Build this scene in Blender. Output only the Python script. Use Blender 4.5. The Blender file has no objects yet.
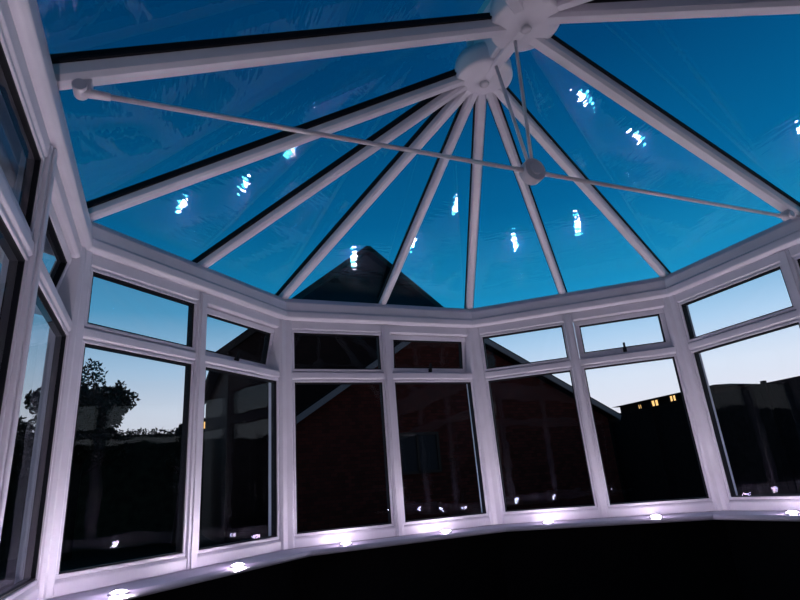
import bpy, bmesh, math, random
from mathutils import Vector, Matrix
random.seed(7)
sc=bpy.context.scene
try:
    sc.view_settings.view_transform='Standard'
except Exception as e: print(e)

# ---------------------------------------------------------------- helpers
def link(o,parent=None):
    sc.collection.objects.link(o)
    if parent: o.parent=parent
    return o
def empty(name,loc=(0,0,0)):
    e=bpy.data.objects.new(name,None); e.location=loc; e.empty_display_size=.1
    return link(e)
def mesh_obj(name,bm,mat,parent=None,bevel=0,smooth=False):
    me=bpy.data.meshes.new(name); 
    bmesh.ops.recalc_face_normals(bm,faces=bm.faces)
    bm.to_mesh(me); bm.free()
    for m in (mat if isinstance(mat,(list,tuple)) else [mat]): me.materials.append(m)
    o=bpy.data.objects.new(name,me); link(o,parent)
    if smooth:
        for p in me.polygons: p.use_smooth=True
    if bevel:
        b=o.modifiers.new('bevel','BEVEL'); b.width=bevel; b.segments=2; b.limit_method='ANGLE'; b.angle_limit=.5
    return o
def add_box(bm,O,X,Y,Z,x0,x1,y0,y1,z0,z1,mi=0):
    vs=[bm.verts.new(O+X*x+Y*y+Z*z) for x in (x0,x1) for y in (y0,y1) for z in (z0,z1)]
    idx=[(0,1,3,2),(4,6,7,5),(0,4,5,1),(2,3,7,6),(0,2,6,4),(1,5,7,3)]
    for f in idx:
        fc=bm.faces.new([vs[i] for i in f]); fc.material_index=mi
UX,UY,UZ=Vector((1,0,0)),Vector((0,1,0)),Vector((0,0,1))
def wbox(bm,x0,x1,y0,y1,z0,z1,mi=0): add_box(bm,Vector(),UX,UY,UZ,x0,x1,y0,y1,z0,z1,mi)
def add_cyl(bm,a,b,r1,r2=None,seg=16,mi=0):
    a,b=Vector(a),Vector(b); r2=r1 if r2 is None else r2
    d=(b-a).normalized(); t=Vector((1,0,0)) if abs(d.x)<.8 else Vector((0,1,0))
    u=d.cross(t).normalized(); v=d.cross(u)
    A=[bm.verts.new(a+(u*math.cos(k*2*math.pi/seg)+v*math.sin(k*2*math.pi/seg))*r1) for k in range(seg)]
    B=[bm.verts.new(b+(u*math.cos(k*2*math.pi/seg)+v*math.sin(k*2*math.pi/seg))*r2) for k in range(seg)]
    for k in range(seg):
        f=bm.faces.new([A[k],A[(k+1)%seg],B[(k+1)%seg],B[k]]); f.material_index=mi; f.smooth=True
    for L in (A,B[::-1]):
        f=bm.faces.new(L); f.material_index=mi
def lathe(bm,c,prof,seg=40,mi=0):
    rings=[]
    for r,z in prof:
        if r<1e-5: rings.append([bm.verts.new((c[0],c[1],c[2]+z))])
        else: rings.append([bm.verts.new((c[0]+r*math.cos(k*2*math.pi/seg),c[1]+r*math.sin(k*2*math.pi/seg),c[2]+z)) for k in range(seg)])
    for A,B in zip(rings,rings[1:]):
        for k in range(seg):
            k2=(k+1)%seg
            if len(A)==1 and len(B)==1: continue
            if len(A)==1: f=bm.faces.new([A[0],B[k],B[k2]])
            elif len(B)==1: f=bm.faces.new([A[k],A[k2],B[0]])
            else: f=bm.faces.new([A[k],A[k2],B[k2],B[k]])
            f.smooth=True; f.material_index=mi

# ---------------------------------------------------------------- materials
def newmat(name):
    m=bpy.data.materials.new(name); m.use_nodes=True
    nt=m.node_tree; return m,nt,nt.nodes['Principled BSDF']
def simple(name,col,rough=.5,metal=0,noise=0,scale=20,bump=0):
    m,nt,b=newmat(name)
    b.inputs['Roughness'].default_value=rough; b.inputs['Metallic'].default_value=metal
    tc=nt.nodes.new('ShaderNodeTexCoord'); n=nt.nodes.new('ShaderNodeTexNoise'); n.inputs['Scale'].default_value=scale
    nt.links.new(tc.outputs['Object'],n.inputs['Vector'])
    r=nt.nodes.new('ShaderNodeValToRGB')
    lo=[max(0,c*(1-noise)) for c in col]; hi=[min(1,c*(1+noise)) for c in col]
    r.color_ramp.elements[0].position=.3; r.color_ramp.elements[0].color=(*lo,1)
    r.color_ramp.elements[1].position=.7; r.color_ramp.elements[1].color=(*hi,1)
    nt.links.new(n.outputs['Fac'],r.inputs['Fac']); nt.links.new(r.outputs['Color'],b.inputs['Base Color'])
    if bump:
        bp=nt.nodes.new('ShaderNodeBump'); bp.inputs['Strength'].default_value=bump
        nt.links.new(n.outputs['Fac'],bp.inputs['Height']); nt.links.new(bp.outputs['Normal'],b.inputs['Normal'])
    if max(col)<.08: b.inputs['Specular IOR Level'].default_value=.15
    return m
M_upvc=simple('white_upvc',(.62,.59,.66),.35,0,.04,6)
M_gasket=simple('rubber_gasket',(.008,.008,.011),.6)
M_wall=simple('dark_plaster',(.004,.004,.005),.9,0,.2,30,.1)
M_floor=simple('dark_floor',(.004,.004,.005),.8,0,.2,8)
M_metal=simple('painted_steel',(.55,.51,.56),.35,.1,.05)
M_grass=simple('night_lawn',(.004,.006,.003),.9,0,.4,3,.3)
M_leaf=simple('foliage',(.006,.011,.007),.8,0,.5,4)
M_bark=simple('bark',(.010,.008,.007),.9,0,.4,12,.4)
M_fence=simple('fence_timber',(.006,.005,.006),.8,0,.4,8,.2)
M_verge=simple('verge_board',(.07,.07,.085),.5,0,.1)
M_frame2=simple('brown_window_frame',(.012,.007,.006),.5,0,.1)
def brick(name,c1,c2,mort,scale):
    m,nt,b=newmat(name); b.inputs['Roughness'].default_value=.85
    tc=nt.nodes.new('ShaderNodeTexCoord'); mp=nt.nodes.new('ShaderNodeMapping'); mp.inputs['Rotation'].default_value=(math.pi/2,0,0)
    t=nt.nodes.new('ShaderNodeTexBrick'); t.inputs['Color1'].default_value=(*c1,1); t.inputs['Color2'].default_value=(*c2,1); t.inputs['Mortar'].default_value=(*mort,1)
    t.inputs['Scale'].default_value=scale; t.inputs['Mortar Size'].default_value=.015
    b.inputs['Specular IOR Level'].default_value=.1
    nt.links.new(tc.outputs['Object'],mp.inputs['Vector']); nt.links.new(mp.outputs['Vector'],t.inputs['Vector']); nt.links.new(t.outputs['Color'],b.inputs['Base Color'])
    return m
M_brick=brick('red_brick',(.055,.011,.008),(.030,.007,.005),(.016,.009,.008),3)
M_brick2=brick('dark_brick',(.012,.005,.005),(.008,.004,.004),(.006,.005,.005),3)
M_tile=brick('roof_tile',(.007,.006,.008),(.004,.004,.005),(.002,.002,.002),3.5)
def glass(name,tint,base,mul,bump=0,bscale=(8,8,8)):
    m=bpy.data.materials.new(name); m.use_nodes=True; nt=m.node_tree; nt.nodes.clear()
    out=nt.nodes.new('ShaderNodeOutputMaterial'); mix=nt.nodes.new('ShaderNodeMixShader')
    tr=nt.nodes.new('ShaderNodeBsdfTransparent'); tr.inputs['Color'].default_value=(*tint,1)
    gl=nt.nodes.new('ShaderNodeBsdfGlossy'); gl.inputs['Roughness'].default_value=0.0
    lw=nt.nodes.new('ShaderNodeLayerWeight'); lw.inputs['Blend'].default_value=.5
    p=nt.nodes.new('ShaderNodeMath'); p.operation='POWER'; p.inputs[1].default_value=5
    q=nt.nodes.new('ShaderNodeMath'); q.operation='MULTIPLY_ADD'; q.inputs[1].default_value=mul; q.inputs[2].default_value=base
    nt.links.new(lw.outputs['Facing'],p.inputs[0]); nt.links.new(p.outputs[0],q.inputs[0]); nt.links.new(q.outputs[0],mix.inputs[0])
    nt.links.new(tr.outputs[0],mix.inputs[1]); nt.links.new(gl.outputs[0],mix.inputs[2]); nt.links.new(mix.outputs[0],out.inputs[0])
    if bump:
        tc=nt.nodes.new('ShaderNodeTexCoord'); n=nt.nodes.new('ShaderNodeTexNoise'); n.inputs['Scale'].default_value=1; n.inputs['Detail'].default_value=1
        mp=nt.nodes.new('ShaderNodeMapping'); mp.inputs['Scale'].default_value=bscale
        nt.links.new(tc.outputs['Object'],mp.inputs['Vector']); nt.links.new(mp.outputs['Vector'],n.inputs['Vector'])
        bp=nt.nodes.new('ShaderNodeBump'); bp.inputs['Strength'].default_value=1; bp.inputs['Distance'].default_value=bump
        nt.links.new(n.outputs['Fac'],bp.inputs['Height']); nt.links.new(bp.outputs['Normal'],gl.inputs['Normal'])
    return m
M_glass=glass('window_glass',(.90,.95,.97),.014,.4,.0006,(6,6,10))
M_roofglass=glass('blue_tinted_roof_glass',(.28,.82,.90),.045,.45,.0011,(7,7,70))
def emis(name,col,s):
    m=bpy.data.materials.new(name); m.use_nodes=True; nt=m.node_tree; nt.nodes.clear()
    out=nt.nodes.new('ShaderNodeOutputMaterial'); e=nt.nodes.new('ShaderNodeEmission'); e.inputs[0].default_value=(*col,1); e.inputs[1].default_value=s
    nt.links.new(e.outputs[0],out.inputs[0]); return m
M_led=emis('led_lens',(1,.92,1),300)
M_lamp=emis('warm_lit_window',(1,.52,.18),1.6)

# ---------------------------------------------------------------- plan (metres)
SILL,TRAN,HEAD,EAVE,RIDGE=.598,1.7186,2.1,2.318,3.11
BACK=-5.2
P0=Vector((-2.027,-1.022,0));P2=Vector((-.8125,0,0));P4=Vector((.8125,0,0));P6=Vector((2.027,-1.022,0))
P1=(P0+P2)/2;P3=(P2+P4)/2;P5=(P4+P6)/2
BL=Vector((-2.027,BACK,0));BR=Vector((2.027,BACK,0))
per=[BL,P0,P2,P4,P6,BR]
HUB1=Vector((0,-1.803,RIDGE)); HUB2=Vector((0,-2.213,RIDGE))
TY=-2.068
APEX=.26      # the glass line rises above the inner caps towards the ridge
def offs(i,o):
    if i==0: 
        return per[0]+Vector((o,0,0))
    if i==len(per)-1: return per[-1]+Vector((-o,0,0))
    d1=(per[i]-per[i-1]).normalized(); d2=(per[i+1]-per[i]).normalized()
    n1=Vector((d1.y,-d1.x,0)); n2=Vector((d2.y,-d2.x,0))
    return per[i]+(n1+n2)*(o/(1+n1.dot(n2)))
def sweep(name,prof,mat,i0=0,i1=None,bevel=.004,parent=None):
    i1=len(per)-1 if i1 is None else i1
    bm=bmesh.new(); rings=[]
    for i in range(i0,i1+1):
        rings.append([bm.verts.new(offs(i,o)+Vector((0,0,z))) for o,z in prof])
    n=len(prof)
    for A,B in zip(rings,rings[1:]):
        for k in range(n): bm.faces.new([A[k],A[(k+1)%n],B[(k+1)%n],B[k]])
    bm.faces.new(rings[0]); bm.faces.new(rings[-1][::-1])
    return mesh_obj(name,bm,mat,parent,bevel)

# room shell
bm=bmesh.new(); bm.faces.new([bm.verts.new(offs(i,-.12)+Vector((0,0,0))) for i in range(6)])
r=bmesh.ops.extrude_face_region(bm,geom=bm.faces[:]); bmesh.ops.translate(bm,verts=[v for v in r['geom'] if isinstance(v,bmesh.types.BMVert)],vec=(0,0,-.1))
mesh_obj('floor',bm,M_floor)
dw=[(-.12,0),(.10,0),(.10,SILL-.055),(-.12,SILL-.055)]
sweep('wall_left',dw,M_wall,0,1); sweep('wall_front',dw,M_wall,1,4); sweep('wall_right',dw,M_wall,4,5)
bm=bmesh.new(); wbox(bm,-4.5,4.5,BACK-.3,BACK,-.1,5.2); mesh_obj('wall_back',bm,M_wall)
sweep('window_sill',[(-.16,SILL-.055),(.30,SILL-.055),(.31,SILL-.045),(.31,SILL-.032),(.30,SILL-.022),(.05,SILL-.022),(-.16,SILL-.04)],M_upvc)
sweep('trim_bottom_rail',[(-.035,SILL-.022),(.035,SILL-.022),(.035,SILL+.03),(.02,SILL+.045),(-.02,SILL+.045),(-.035,SILL+.03)],M_upvc)
sweep('trim_head_rail',[(-.035,HEAD-.03),(-.02,HEAD-.04),(.02,HEAD-.04),(.035,HEAD-.03),(.035,HEAD+.03),(-.035,HEAD+.03)],M_upvc)
sweep('trim_transom_rail',[(-.035,TRAN-.02),(-.02,TRAN-.032),(.02,TRAN-.032),(.035,TRAN-.02),(.035,TRAN+.02),(.02,TRAN+.032),(-.02,TRAN+.032),(-.035,TRAN+.02)],M_upvc)
# ring beam: stepped, chamfered inner face
sweep('ring_beam',[(-.10,HEAD+.03),(.055,HEAD+.03),(.075,HEAD+.045),(.075,HEAD+.09),(.062,HEAD+.10),(.062,HEAD+.165),(.03,EAVE-.01),(-.10,EAVE-.035)],M_upvc,bevel=.006)
sweep('roof_gutter',[(-.20,HEAD+.06),(-.13,HEAD+.06),(-.13,EAVE-.08),(-.22,EAVE-.08),(-.22,HEAD+.09)],M_upvc,0,5)

# corner posts
for ci in (1,2,3,4):
    d1=(per[ci]-per[ci-1]).normalized(); d2=(per[ci+1]-per[ci]).normalized()
    n1=Vector((d1.y,-d1.x,0)); n2=Vector((d2.y,-d2.x,0)); w=.068
    pts=[per[ci]-d1*w+n1*.035,per[ci]-d1*(w-.012)+n1*.05,offs(ci,.052),per[ci]+d2*(w-.012)+n2*.05,per[ci]+d2*w+n2*.035,per[ci]+d2*(w+.02)-n2*.05,offs(ci,-.052),per[ci]-d1*(w+.02)-n1*.05]
    bm=bmesh.new(); f=bm.faces.new([bm.verts.new(p+Vector((0,0,SILL-.021))) for p in pts])
    r=bmesh.ops.extrude_face_region(bm,geom=[f]); bmesh.ops.translate(bm,verts=[v for v in r['geom'] if isinstance(v,bmesh.types.BMVert)],vec=(0,0,HEAD+.029-SILL+.021))
    mesh_obj('corner_post',bm,M_upvc,None,.003)

# windows
SIDE=[-1.022,-1.93,-2.84,-3.75,-4.66,BACK]
def lp(y): return Vector((-2.027,y,0))
def rp(y): return Vector((2.027,y,0))
bays=[(lp(SIDE[1]),lp(SIDE[0]),14),(P0,P1,None),(P1,P2,12),(P2,P3,None),(P3,P4,7),(P4,P5,None),(P5,P6,2),(rp(SIDE[0]),rp(SIDE[1]),None)]
for i in range(1,5):
    bays.append((lp(SIDE[i+1]),lp(SIDE[i]),None)); bays.append((rp(SIDE[i]),rp(SIDE[i+1]),None))
corners=[P0,P2,P4,P6]
def is_corner(p): return any((p-c).length<.01 for c in corners)
def ringframe(bm,O,X,N,Z,x0,x1,z0,z1,w,n0,n1,mi=0):
    add_box(bm,O,X,N,Z,x0,x1,n0,n1,z0,z0+w,mi); add_box(bm,O,X,N,Z,x0,x1,n0,n1,z1-w,z1,mi)
    add_box(bm,O,X,N,Z,x0,x0+w,n0,n1,z0+w,z1-w,mi); add_box(bm,O,X,N,Z,x1-w,x1,n0,n1,z0+w,z1-w,mi)
def quad(bm,O,X,Z,x0,x1,z0,z1,N,n):
    bm.faces.new([bm.verts.new(O+X*a+Z*b+N*n) for a,b in ((x0,z0),(x1,z0),(x1,z1),(x0,z1))])
for k,(A,B,op) in enumerate(bays):
    X=(B-A).normalized(); N=Vector((X.y,-X.x,0)); L=(B-A).length   # N inward
    a=.070 if is_corner(A) else .036; b=L-(.070 if is_corner(B) else .036)
    win=empty(f'window_{k+1}',A)
    O=Vector()
    zl0,zl1=SILL+.046,TRAN-.033; zu0,zu1=TRAN+.033,HEAD-.041
    bm=bmesh.new(); ringframe(bm,O,X,N,UZ,a,b,zl0,zl1,.016,-.028,.028)
    if op is None: ringframe(bm,O,X,N,UZ,a,b,zu0,zu1,.016,-.028,.028)
    mesh_obj('glazing_bead',bm,M_upvc,win,.003)
    bm=bmesh.new(); ringframe(bm,O,X,N,UZ,a+.015,b-.015,zl0+.015,zl1-.015,.009,-.02,.02)
    if op is None: ringframe(bm,O,X,N,UZ,a+.015,b-.015,zu0+.015,zu1-.015,.009,-.02,.02)
    mesh_obj('gasket',bm,M_gasket,win)
    bm=bmesh.new()
    for n in (.012,-.012):
        quad(bm,O,X,UZ,a+.018,b-.018,zl0+.018,zl1-.018,N,n)
        if op is None: quad(bm,O,X,UZ,a+.018,b-.018,zu0+.018,zu1-.018,N,n)
    mesh_obj('glass_pane',bm,M_glass,win)
    if op is not None:
        hinge=UZ*zu1-N*.02
        for s in (1,-1):
            R=Matrix.Rotation(math.radians(op)*s,3,X)
            if (R@(-UZ)).dot(N)<=0: break
        Zr=R@UZ; Nr=R@N; O2=hinge-Zr*(zu1)
        bm=bmesh.new(); ringframe(bm,O2,X,Nr,Zr,a+.004,b-.004,zu0+.004,zu1,.038,-.03,.025)
        mesh_obj('casement_sash',bm,M_upvc,win,.004)
        bm=bmesh.new(); ringframe(bm,O2,X,Nr,Zr,a+.041,b-.041,zu0+.041,zu1-.037,.009,-.02,.02)
        mesh_obj('casement_gasket',bm,M_gasket,win)
        bm=bmesh.new(); quad(bm,O2,X,Zr,a+.045,b-.045,zu0+.045,zu1-.04,Nr,.008); quad(bm,O2,X,Zr,a+.045,b-.045,zu0+.045,zu1-.04,Nr,-.014)
        mesh_obj('casement_glass',bm,M_glass,win)
        mx=(a+b)/2
        bm=bmesh.new(); add_box(bm,O2,X,Nr,Zr,mx-.014,mx+.014,.025,.037,zu0+.008,zu0+.04); add_box(bm,O2,X,Nr,Zr,mx-.008,mx+.008,.037,.055,zu0+.01,zu0+.08)
        mesh_obj('handle',bm,M_gasket,win,.004)
# mullions
for p,X in [(P1,(P2-P0).normalized()),(P3,UX),(P5,(P6-P4).normalized())]+[(lp(y),UY) for y in SIDE[1:5]]+[(rp(y),-UY) for y in SIDE[1:5]]:
    N=Vector((X.y,-X.x,0)); bm=bmesh.new()
    add_box(bm,p,X,N,UZ,-.034,.034,-.045,.042,SILL-.02,HEAD+.02)
    add_box(bm,p,X,N,UZ,-.018,.018,.042,.052,SILL-.02,HEAD+.02)
    mesh_obj('window_mullion',bm,M_upvc,None,.004)

# ---------------------------------------------------------------- roof
def rafter(a,b,w=.058,h=.055):
    a,b=Vector(a),Vector(b); d=(b-a).normalized(); s=d.cross(UZ).normalized(); u=s.cross(d); L=(b-a).length
    if u.z<0: u=-u
    bm=bmesh.new()
    prof=[(-w/2,h*.35),(-w/2,-h*.25),(-w/2+.012,-h*.5),(w/2-.012,-h*.5),(w/2,-h*.25),(w/2,h*.35)]
    A=[bm.verts.new(a+s*x+u*z) for x,z in prof]; B=[bm.verts.new(b+s*x+u*z) for x,z in prof]
    n=len(prof)
    for k in range(n): bm.faces.new([A[k],A[(k+1)%n],B[(k+1)%n],B[k]])
    bm.faces.new(A); bm.faces.new(B[::-1])
    add_box(bm,a,d,s,u,0,L,-w/2-.010,w/2+.010,h*.35,h*.35+.012,1)
    add_box(bm,a,d,s,u,0,L,-w/2+.004,w/2-.004,h*.35+.012,h*.35+.045,1)
    return mesh_obj('roof_rafter',bm,[M_upvc,M_gasket],None,.002)
def eavept(p):
    v=(HUB1-p); v.z=0; v.normalize(); q=p+v*.025; return Vector((q.x,q.y,EAVE))
for p in (P0,P1,P2,P3,P4,P5,P6):
    e=eavept(p); d=(HUB1-e).normalized(); rafter(e-d*.06,HUB1-d*.10,.060 if p in (P0,P2,P4,P6) else .052)
for s in (-1,1):
    e=Vector((s*2.0,TY,EAVE)); h=Vector((0,-2.15,RIDGE)); d=(h-e).normalized(); rafter(e-d*.06,h-d*.08,.070,.075)
    e=Vector((s*2.0,-3.82,EAVE)); d=(HUB2-e).normalized(); rafter(e-d*.06,HUB2-d*.12,.070,.075)
    e=Vector((s*1.98,BACK+.03,EAVE)); d=(HUB2-e).normalized(); rafter(e,HUB2-d*.12,.062)
e=Vector((0,BACK+.01,EAVE)); d=(HUB2-e).normalized(); rafter(e,HUB2-d*.12,.054)
# glazing, running out past the eaves
bm=bmesh.new()
def face(pts,dz=0): bm.faces.new([bm.verts.new(p+UZ*dz) for p in pts])
k=.12
def ov(i,dzf): 
    p=offs(i,-k); return Vector((p.x,p.y,EAVE-dzf))
for dz,ap in ((.028,APEX),(.050,APEX+.03)):
    dzf=(RIDGE+ap-EAVE)/1.803*k
    G1=HUB1+UZ*ap; G2=HUB2+UZ*ap
    for i in (1,2,3): face([ov(i,dzf),ov(i+1,dzf),G1],dz)
    face([ov(0,dzf),ov(1,dzf),G1,G2],dz); face([ov(4,dzf),ov(5,dzf),G2,G1],dz)
    face([ov(0,dzf),G2,ov(5,dzf)],dz)
mesh_obj('roof_glazing',bm,M_roofglass)
# bosses & ridge
ridge=empty('roof_ridge',(0,0,0))
bm=bmesh.new(); add_box(bm,Vector(),UX,UY,UZ,-.055,.055,HUB2.y,HUB1.y,RIDGE-.055,RIDGE+.06+APEX)
add_box(bm,Vector(),UX,UY,UZ,-.03,.03,HUB2.y,HUB1.y,RIDGE-.075,RIDGE-.055)
mesh_obj('ridge_beam',bm,M_upvc,ridge,.01)
for nm,H,r in (('front_boss',HUB1,.165),('rear_boss',HUB2,.18)):
    bm=bmesh.new()
    lathe(bm,(H.x,H.y,H.z-.075),[(0,-.012),(.02,-.010),(.03,.0),(r*.55,.002),(r*.9,.006),(r*.98,.012),(r,.022),(r,.085),(r*.9,.15),(r*.4,.17),(r*.4,.14+APEX),(0,.16+APEX)])
    mesh_obj(nm,bm,M_upvc,ridge,0,False)
    bm=bmesh.new(); lathe(bm,(H.x,H.y,H.z-.10),[(0,0),(.022,.003),(.028,.012),(.02,.03),(.0,.032)],20); mesh_obj(nm+'_cap',bm,M_metal,ridge)
# tie bar
TZ=2.2825; o=Vector((0,TY,TZ)); tie=empty('tie_bar',o)
def L(p): return Vector(p)-o
bm=bmesh.new()
add_cyl(bm,L((-1.895,TY,TZ)),L((-.05,TY,TZ)),.010); add_cyl(bm,L((.05,TY,TZ)),L((1.895,TY,TZ)),.010)
mesh_obj('rods',bm,M_metal,tie)
bm=bmesh.new()
add_cyl(bm,L((0,TY-.028,TZ)),L((0,TY+.028,TZ)),.060,seg=32); add_cyl(bm,L((0,TY-.036,TZ)),L((0,TY+.036,TZ)),.03,seg=24)
for s in (-1,1): add_cyl(bm,L((s*.05,TY,TZ)),L((s*.10,TY,TZ)),.015,.011)
mesh_obj('centre_boss',bm,M_metal,tie,.004)
bm=bmesh.new()
add_cyl(bm,L((0,TY+.015,TZ+.05)),L((0,-1.93,RIDGE-.06)),.009); add_cyl(bm,L((0,TY-.01,TZ+.05)),L((0,-2.12,RIDGE-.06)),.009)
mesh_obj('hangers',bm,M_metal,tie)
bm=bmesh.new()
for s in (-1,1):
    add_cyl(bm,L((s*1.81,TY,TZ)),L((s*1.90,TY,TZ)),.014,.018)
    add_cyl(bm,L((s*1.905,TY-.03,TZ+.01)),L((s*1.905,TY+.03,TZ+.01)),.024,seg=24)
    add_box(bm,L((s*1.905,TY,TZ)),UX,UY,UZ,-.02,.035,-.022,.022,0,.06)
mesh_obj('end_brackets',bm,M_metal,tie,.003)

# ---------------------------------------------------------------- sill LED pucks
leds=[(-1.70,-1.17),(-1.18,-.70),(-.45,-.21),(.28,-.20),(.98,-.43),(1.48,-.93),(1.80,-1.63),(1.80,-2.3),(1.80,-2.95),(1.80,-3.6),(1.80,-4.25),(1.80,-4.9),(-1.80,-1.95),(-1.80,-2.7),(-1.80,-3.45),(-1.80,-4.8)]
o=Vector((0,-1,SILL-.022)); grp=empty('sill_lights',o)
bmr=bmesh.new(); bml=bmesh.new()
for x,y in leds:
    c=Vector((x,y,SILL-.022))-o
    lathe(bmr,c,[(.032,0),(.042,0),(.042,.004),(.037,.008),(.030,.008),(.030,.002)],24)
    lathe(bml,c,[(.030,.005),(.026,.010),(.015,.014),(0,.016)],20)
    l=bpy.data.lights.new('puck_lamp','POINT'); l.energy=1.1; l.color=(.86,.64,1); l.shadow_soft_size=.018
    ob=bpy.data.objects.new('puck_lamp',l); ob.location=c+Vector((0,0,.036)); link(ob,grp)
mesh_obj('bezels',bmr,M_metal,grp); mesh_obj('lenses',bml,M_led,grp)

# ---------------------------------------------------------------- exterior
bm=bmesh.new(); wbox(bm,-60,60,-8,80,-.36,-.152); mesh_obj('garden_lawn',bm,M_grass)
def gable_house(name,xa,za,y0,y1,xl,xr,ze,wallm,over=.3,windows=()):
    o=Vector((xa,y0,-.15)); h=empty(name,o)
    bm=bmesh.new(); pts=[(xl,-.15),(xr,-.15),(xr,ze(xr)-.1),(xa,za-.12),(xl,ze(xl)-.1)]
    F=[bm.verts.new(Vector((x,y0,z))-o) for x,z in pts]; B=[bm.verts.new(Vector((x,y1,z))-o) for x,z in pts]
    for k in range(5): bm.faces.new([F[k],F[(k+1)%5],B[(k+1)%5],B[k]])
    bm.faces.new(F); bm.faces.new(B[::-1]); mesh_obj('brick_walls',bm,wallm,h)
    for s,xe in ((-1,xl-over),(1,xr+over)):
        top=Vector((xa,0,za)); bot=Vector((xe,0,ze(xe))); d=(bot-top).normalized(); u=Vector((-d.z,0,d.x)); u=u if u.z>0 else -u; Ld=(bot-top).length
        bm=bmesh.new(); add_box(bm,top+Vector((0,y0-.25,0))-o,d,UY,u,-.02,Ld,0,y1-y0+.5,-.02,.10); mesh_obj('roof_slope',bm,M_tile,h)
        bm=bmesh.new(); add_box(bm,top+Vector((0,y0-.29,0))-o,d,UY,u,-.02,Ld,0,.04,-.09,.05); mesh_obj('verge_board',bm,M_verge if wallm is M_brick else M_frame2,h)
        bm=bmesh.new(); add_cyl(bm,Vector((xe,y0-.2,ze(xe)-.05))-o,Vector((xe,y1+.2,ze(xe)-.05))-o,.07,seg=12); mesh_obj('eaves_gutter',bm,M_gasket,h)
    for wx,wz,ww,wh in windows:
        bm=bmesh.new(); ringframe(bm,Vector((wx,y0-.04,wz))-o,UX,UY,UZ,-ww/2,ww/2,0,wh,.07,0,.08); add_box(bm,Vector((wx,y0-.04,wz))-o,UX,UY,UZ,-.03,.03,0,.08,0,wh)
        mesh_obj('house_window_frame',bm,M_frame2,h)
        bm=bmesh.new(); wbox(bm,wx-ww/2-o.x,wx+ww/2-o.x,-.01,.0,wz-o.z,wz+wh-o.z); mesh_obj('house_window_glass',bm,M_gasket,h)
    return h
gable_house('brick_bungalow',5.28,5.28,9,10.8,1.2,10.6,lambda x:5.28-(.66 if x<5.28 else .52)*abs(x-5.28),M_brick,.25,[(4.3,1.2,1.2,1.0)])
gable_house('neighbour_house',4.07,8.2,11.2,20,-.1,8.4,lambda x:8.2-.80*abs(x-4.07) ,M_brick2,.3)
def fence(name,a,b,h):
    a,b=Vector(a),Vector(b); e=empty(name,a); d=(b-a).normalized(); n=Vector((-d.y,d.x,0)); Lf=(b-a).length
    bm=bmesh.new(); t=0
    while t<Lf:
        add_box(bm,Vector(),d,n,UZ,t,t+.145,-.01,.01,0,h-.12+random.uniform(-.01,.01)); t+=.15
    mesh_obj('boards',bm,M_fence,e)
    bm=bmesh.new(); t=0
    while t<=Lf: add_box(bm,Vector(),d,n,UZ,t-.05,t+.05,-.07,.03,0,h); t+=1.8
    add_box(bm,Vector(),d,n,UZ,0,Lf,-.03,.03,h-.12,h-.06); mesh_obj('posts_and_rail',bm,M_fence,e)
fence('garden_fence',(12,14,-.15),(12,-7,-.15),2.85)
def leaves(bm,c,rad,n,size):
    for _ in range(n):
        while True:
            v=Vector((random.uniform(-1,1),random.uniform(-1,1),random.uniform(-1,1)))
            if v.length<1: break
        p=Vector(c)+Vector((v.x*rad[0],v.y*rad[1],v.z*rad[2]))
        a=Vector((random.gauss(0,1),random.gauss(0,1),random.gauss(0,1))).normalized(); b=a.orthogonal().normalized(); s=size*random.uniform(.6,1.3)
        bm.faces.new([bm.verts.new(p+a*s),bm.verts.new(p+b*s*.5),bm.verts.new(p-a*s),bm.verts.new(p-b*s*.5)])
def tree(x,y,h,r,name='garden_tree',nb=16):
    e=empty(name,(x,y,-.15)); bm=bmesh.new(); bl=bmesh.new()
    add_cyl(bm,(0,0,0),(0.1,0,h*.55),.16,.09,10)
    add_cyl(bm,(0.1,0,h*.55),(0,0,h*.85),.09,.03,8)
    for k in range(nb):
        a=k*2.4+random.uniform(-.3,.3); zz=h*random.uniform(.42,.72); rr=r*random.uniform(.4,.85)
        tip=Vector((rr*math.cos(a),rr*math.sin(a),min(h*.9,zz+rr*random.uniform(.2,.7))))
        add_cyl(bm,(0.05,0,zz*.85),tip,.04,.012,6); leaves(bl,tip,(r*.42,r*.42,r*.32),420,.075)
        for _ in range(4): leaves(bl,tip+Vector((random.uniform(-1,1)*r*.4,random.uniform(-1,1)*r*.4,random.uniform(-.2,1)*r*.3)),(r*.14,r*.14,r*.14),60,.06)
    leaves(bl,(0,0,h*.88),(r*.5,r*.5,h*.10),500,.07)
    mesh_obj('trunk',bm,M_bark,e); mesh_obj('leaf_canopy',bl,M_leaf,e)
tree(-3.75,13.4,5.3,1.15,nb=24); tree(-5.9,13.0,4.8,1.2); tree(-1.1,14.3,3.5,.4,nb=8); tree(-8.2,11,4.4,1.3)
def hedge(name,x0,x1,y,h,d=.6):
    e=empty(name,((x0+x1)/2,y,-.15)); bm=bmesh.new(); wbox(bm,-(x1-x0)/2,(x1-x0)/2,-d*.4,d*.4,0,h-.2); mesh_obj('hedge_core',bm,M_leaf,e)
    bl=bmesh.new(); n=int((x1-x0)*260)
    for _ in range(n):
        leaves(bl,(random.uniform(-(x1-x0)/2,(x1-x0)/2),random.uniform(-d/2,d/2),h-.2+random.uniform(-.1,.16)),(.12,.12,.06),1,.06)
    mesh_obj('hedge_leaves',bl,M_leaf,e)
hedge('garden_hedge',-14,-.5,16.3,3.55)
hedge('garden_hedge',-12,-5,6.5,2.4)
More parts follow.
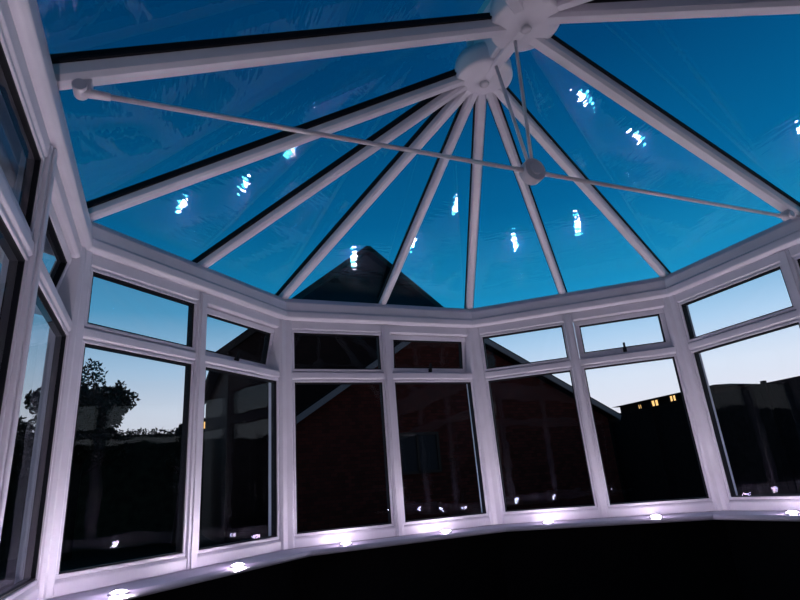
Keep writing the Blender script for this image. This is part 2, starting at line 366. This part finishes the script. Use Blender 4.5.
# distant low houses with lit windows, beyond hedge and fence
def cottage(name,cx,cy,w,d,eave,rise,X,wins):
    X=Vector(X); N=Vector((X.y,-X.x,0)); o=Vector((cx,cy,-.15)); h=empty(name,o); H=eave+.15
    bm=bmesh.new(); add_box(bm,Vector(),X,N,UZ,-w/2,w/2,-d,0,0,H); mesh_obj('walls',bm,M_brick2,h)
    bm=bmesh.new(); P=[X*a+N*b+UZ*z for a,b,z in ((-w/2-.3,.3,H),(w/2+.3,.3,H),(w/2+.3,-d-.3,H),(-w/2-.3,-d-.3,H),(-w/2+1,-d/2,H+rise),(w/2-1,-d/2,H+rise))]
    V=[bm.verts.new(p) for p in P]
    for f in ((0,1,5,4),(1,2,5),(2,3,4,5),(3,0,4),(0,3,2,1)): bm.faces.new([V[i] for i in f])
    mesh_obj('hipped_roof',bm,M_tile,h)
    bm=bmesh.new(); bf=bmesh.new()
    for t,z,ww,wh in wins:
        add_box(bm,Vector(),X,N,UZ,t-ww/2,t+ww/2,.0,.015,z+.15-wh/2,z+.15+wh/2)
        ringframe(bf,Vector(),X,N,UZ,t-ww/2-.05,t+ww/2+.05,z+.1-wh/2,z+.2+wh/2,.06,0,.06); add_box(bf,Vector(),X,N,UZ,t-.02,t+.02,0,.05,z+.15-wh/2,z+.15+wh/2)
    mesh_obj('lit_window_panes',bm,M_lamp,h); mesh_obj('window_frames',bf,M_frame2,h)
cottage('distant_cottage',2.1,24,4.8,5,4.75,.4,(1,0,0),[(-1.88,4.45,.30,.34),(-1.42,4.5,.26,.3),(-1.65,3.95,.3,.3)])
cottage('distant_cottage',20,15.2,5.5,5,4.0,.3,(0,-1,0),[(-.45,3.80,.42,.28),(.62,3.84,.34,.26),(-1.4,3.78,.2,.2)])

# ---------------------------------------------------------------- world: dusk sky
w=bpy.data.worlds.new('dusk_sky'); sc.world=w; w.use_nodes=True; nt=w.node_tree; nt.nodes.clear()
out=nt.nodes.new('ShaderNodeOutputWorld'); bg=nt.nodes.new('ShaderNodeBackground'); tc=nt.nodes.new('ShaderNodeTexCoord'); sp=nt.nodes.new('ShaderNodeSeparateXYZ'); rp_=nt.nodes.new('ShaderNodeValToRGB')
nt.links.new(tc.outputs['Generated'],sp.inputs[0]); nt.links.new(sp.outputs['Z'],rp_.inputs[0]); nt.links.new(bg.outputs[0],out.inputs[0])
# azimuth falloff: brighter towards the afterglow (+x), darker away from it
az=nt.nodes.new('ShaderNodeMapRange'); az.inputs['From Min'].default_value=-.6; az.inputs['From Max'].default_value=.7; az.inputs['To Min'].default_value=.62; az.inputs['To Max'].default_value=1.0
nt.links.new(sp.outputs['X'],az.inputs['Value'])
vm=nt.nodes.new('ShaderNodeVectorMath'); vm.operation='SCALE'; nt.links.new(rp_.outputs[0],vm.inputs[0]); nt.links.new(az.outputs[0],vm.inputs['Scale']); nt.links.new(vm.outputs[0],bg.inputs[0])
stops=[(0,(.92,.74,.78)),(.08,(.98,.88,.95)),(.15,(.87,.88,1.0)),(.22,(.54,.72,.95)),(.31,(.12,.42,.70)),(.45,(.018,.21,.44)),(.65,(.004,.09,.235)),(1,(.002,.03,.11))]
cr=rp_.color_ramp
cr.elements[0].position=0; cr.elements[0].color=(*stops[0][1],1); cr.elements[1].position=1; cr.elements[1].color=(*stops[-1][1],1)
for p,c in stops[1:-1]:
    e=cr.elements.new(p); e.color=(*c,1)
bg.inputs[1].default_value=1

# ---------------------------------------------------------------- camera
cam=bpy.data.cameras.new('camera'); co=bpy.data.objects.new('camera',cam); link(co)
cam.sensor_width=36; cam.sensor_fit='HORIZONTAL'; cam.lens=544.58*36/800; cam.clip_start=.02; cam.clip_end=500
th,ro,ps=.3323,-.0823,.417; c,s=math.cos,math.sin
F=Vector((s(ps)*c(th),c(ps)*c(th),s(th))); r0=Vector((c(ps),-s(ps),0)); u0=r0.cross(F)
R_=r0*c(ro)+u0*s(ro); U_=-r0*s(ro)+u0*c(ro)
m=Matrix((R_,U_,-F)).transposed().to_4x4(); m.translation=Vector((-1.562,-3.896,.890)); co.matrix_world=m
sc.camera=co
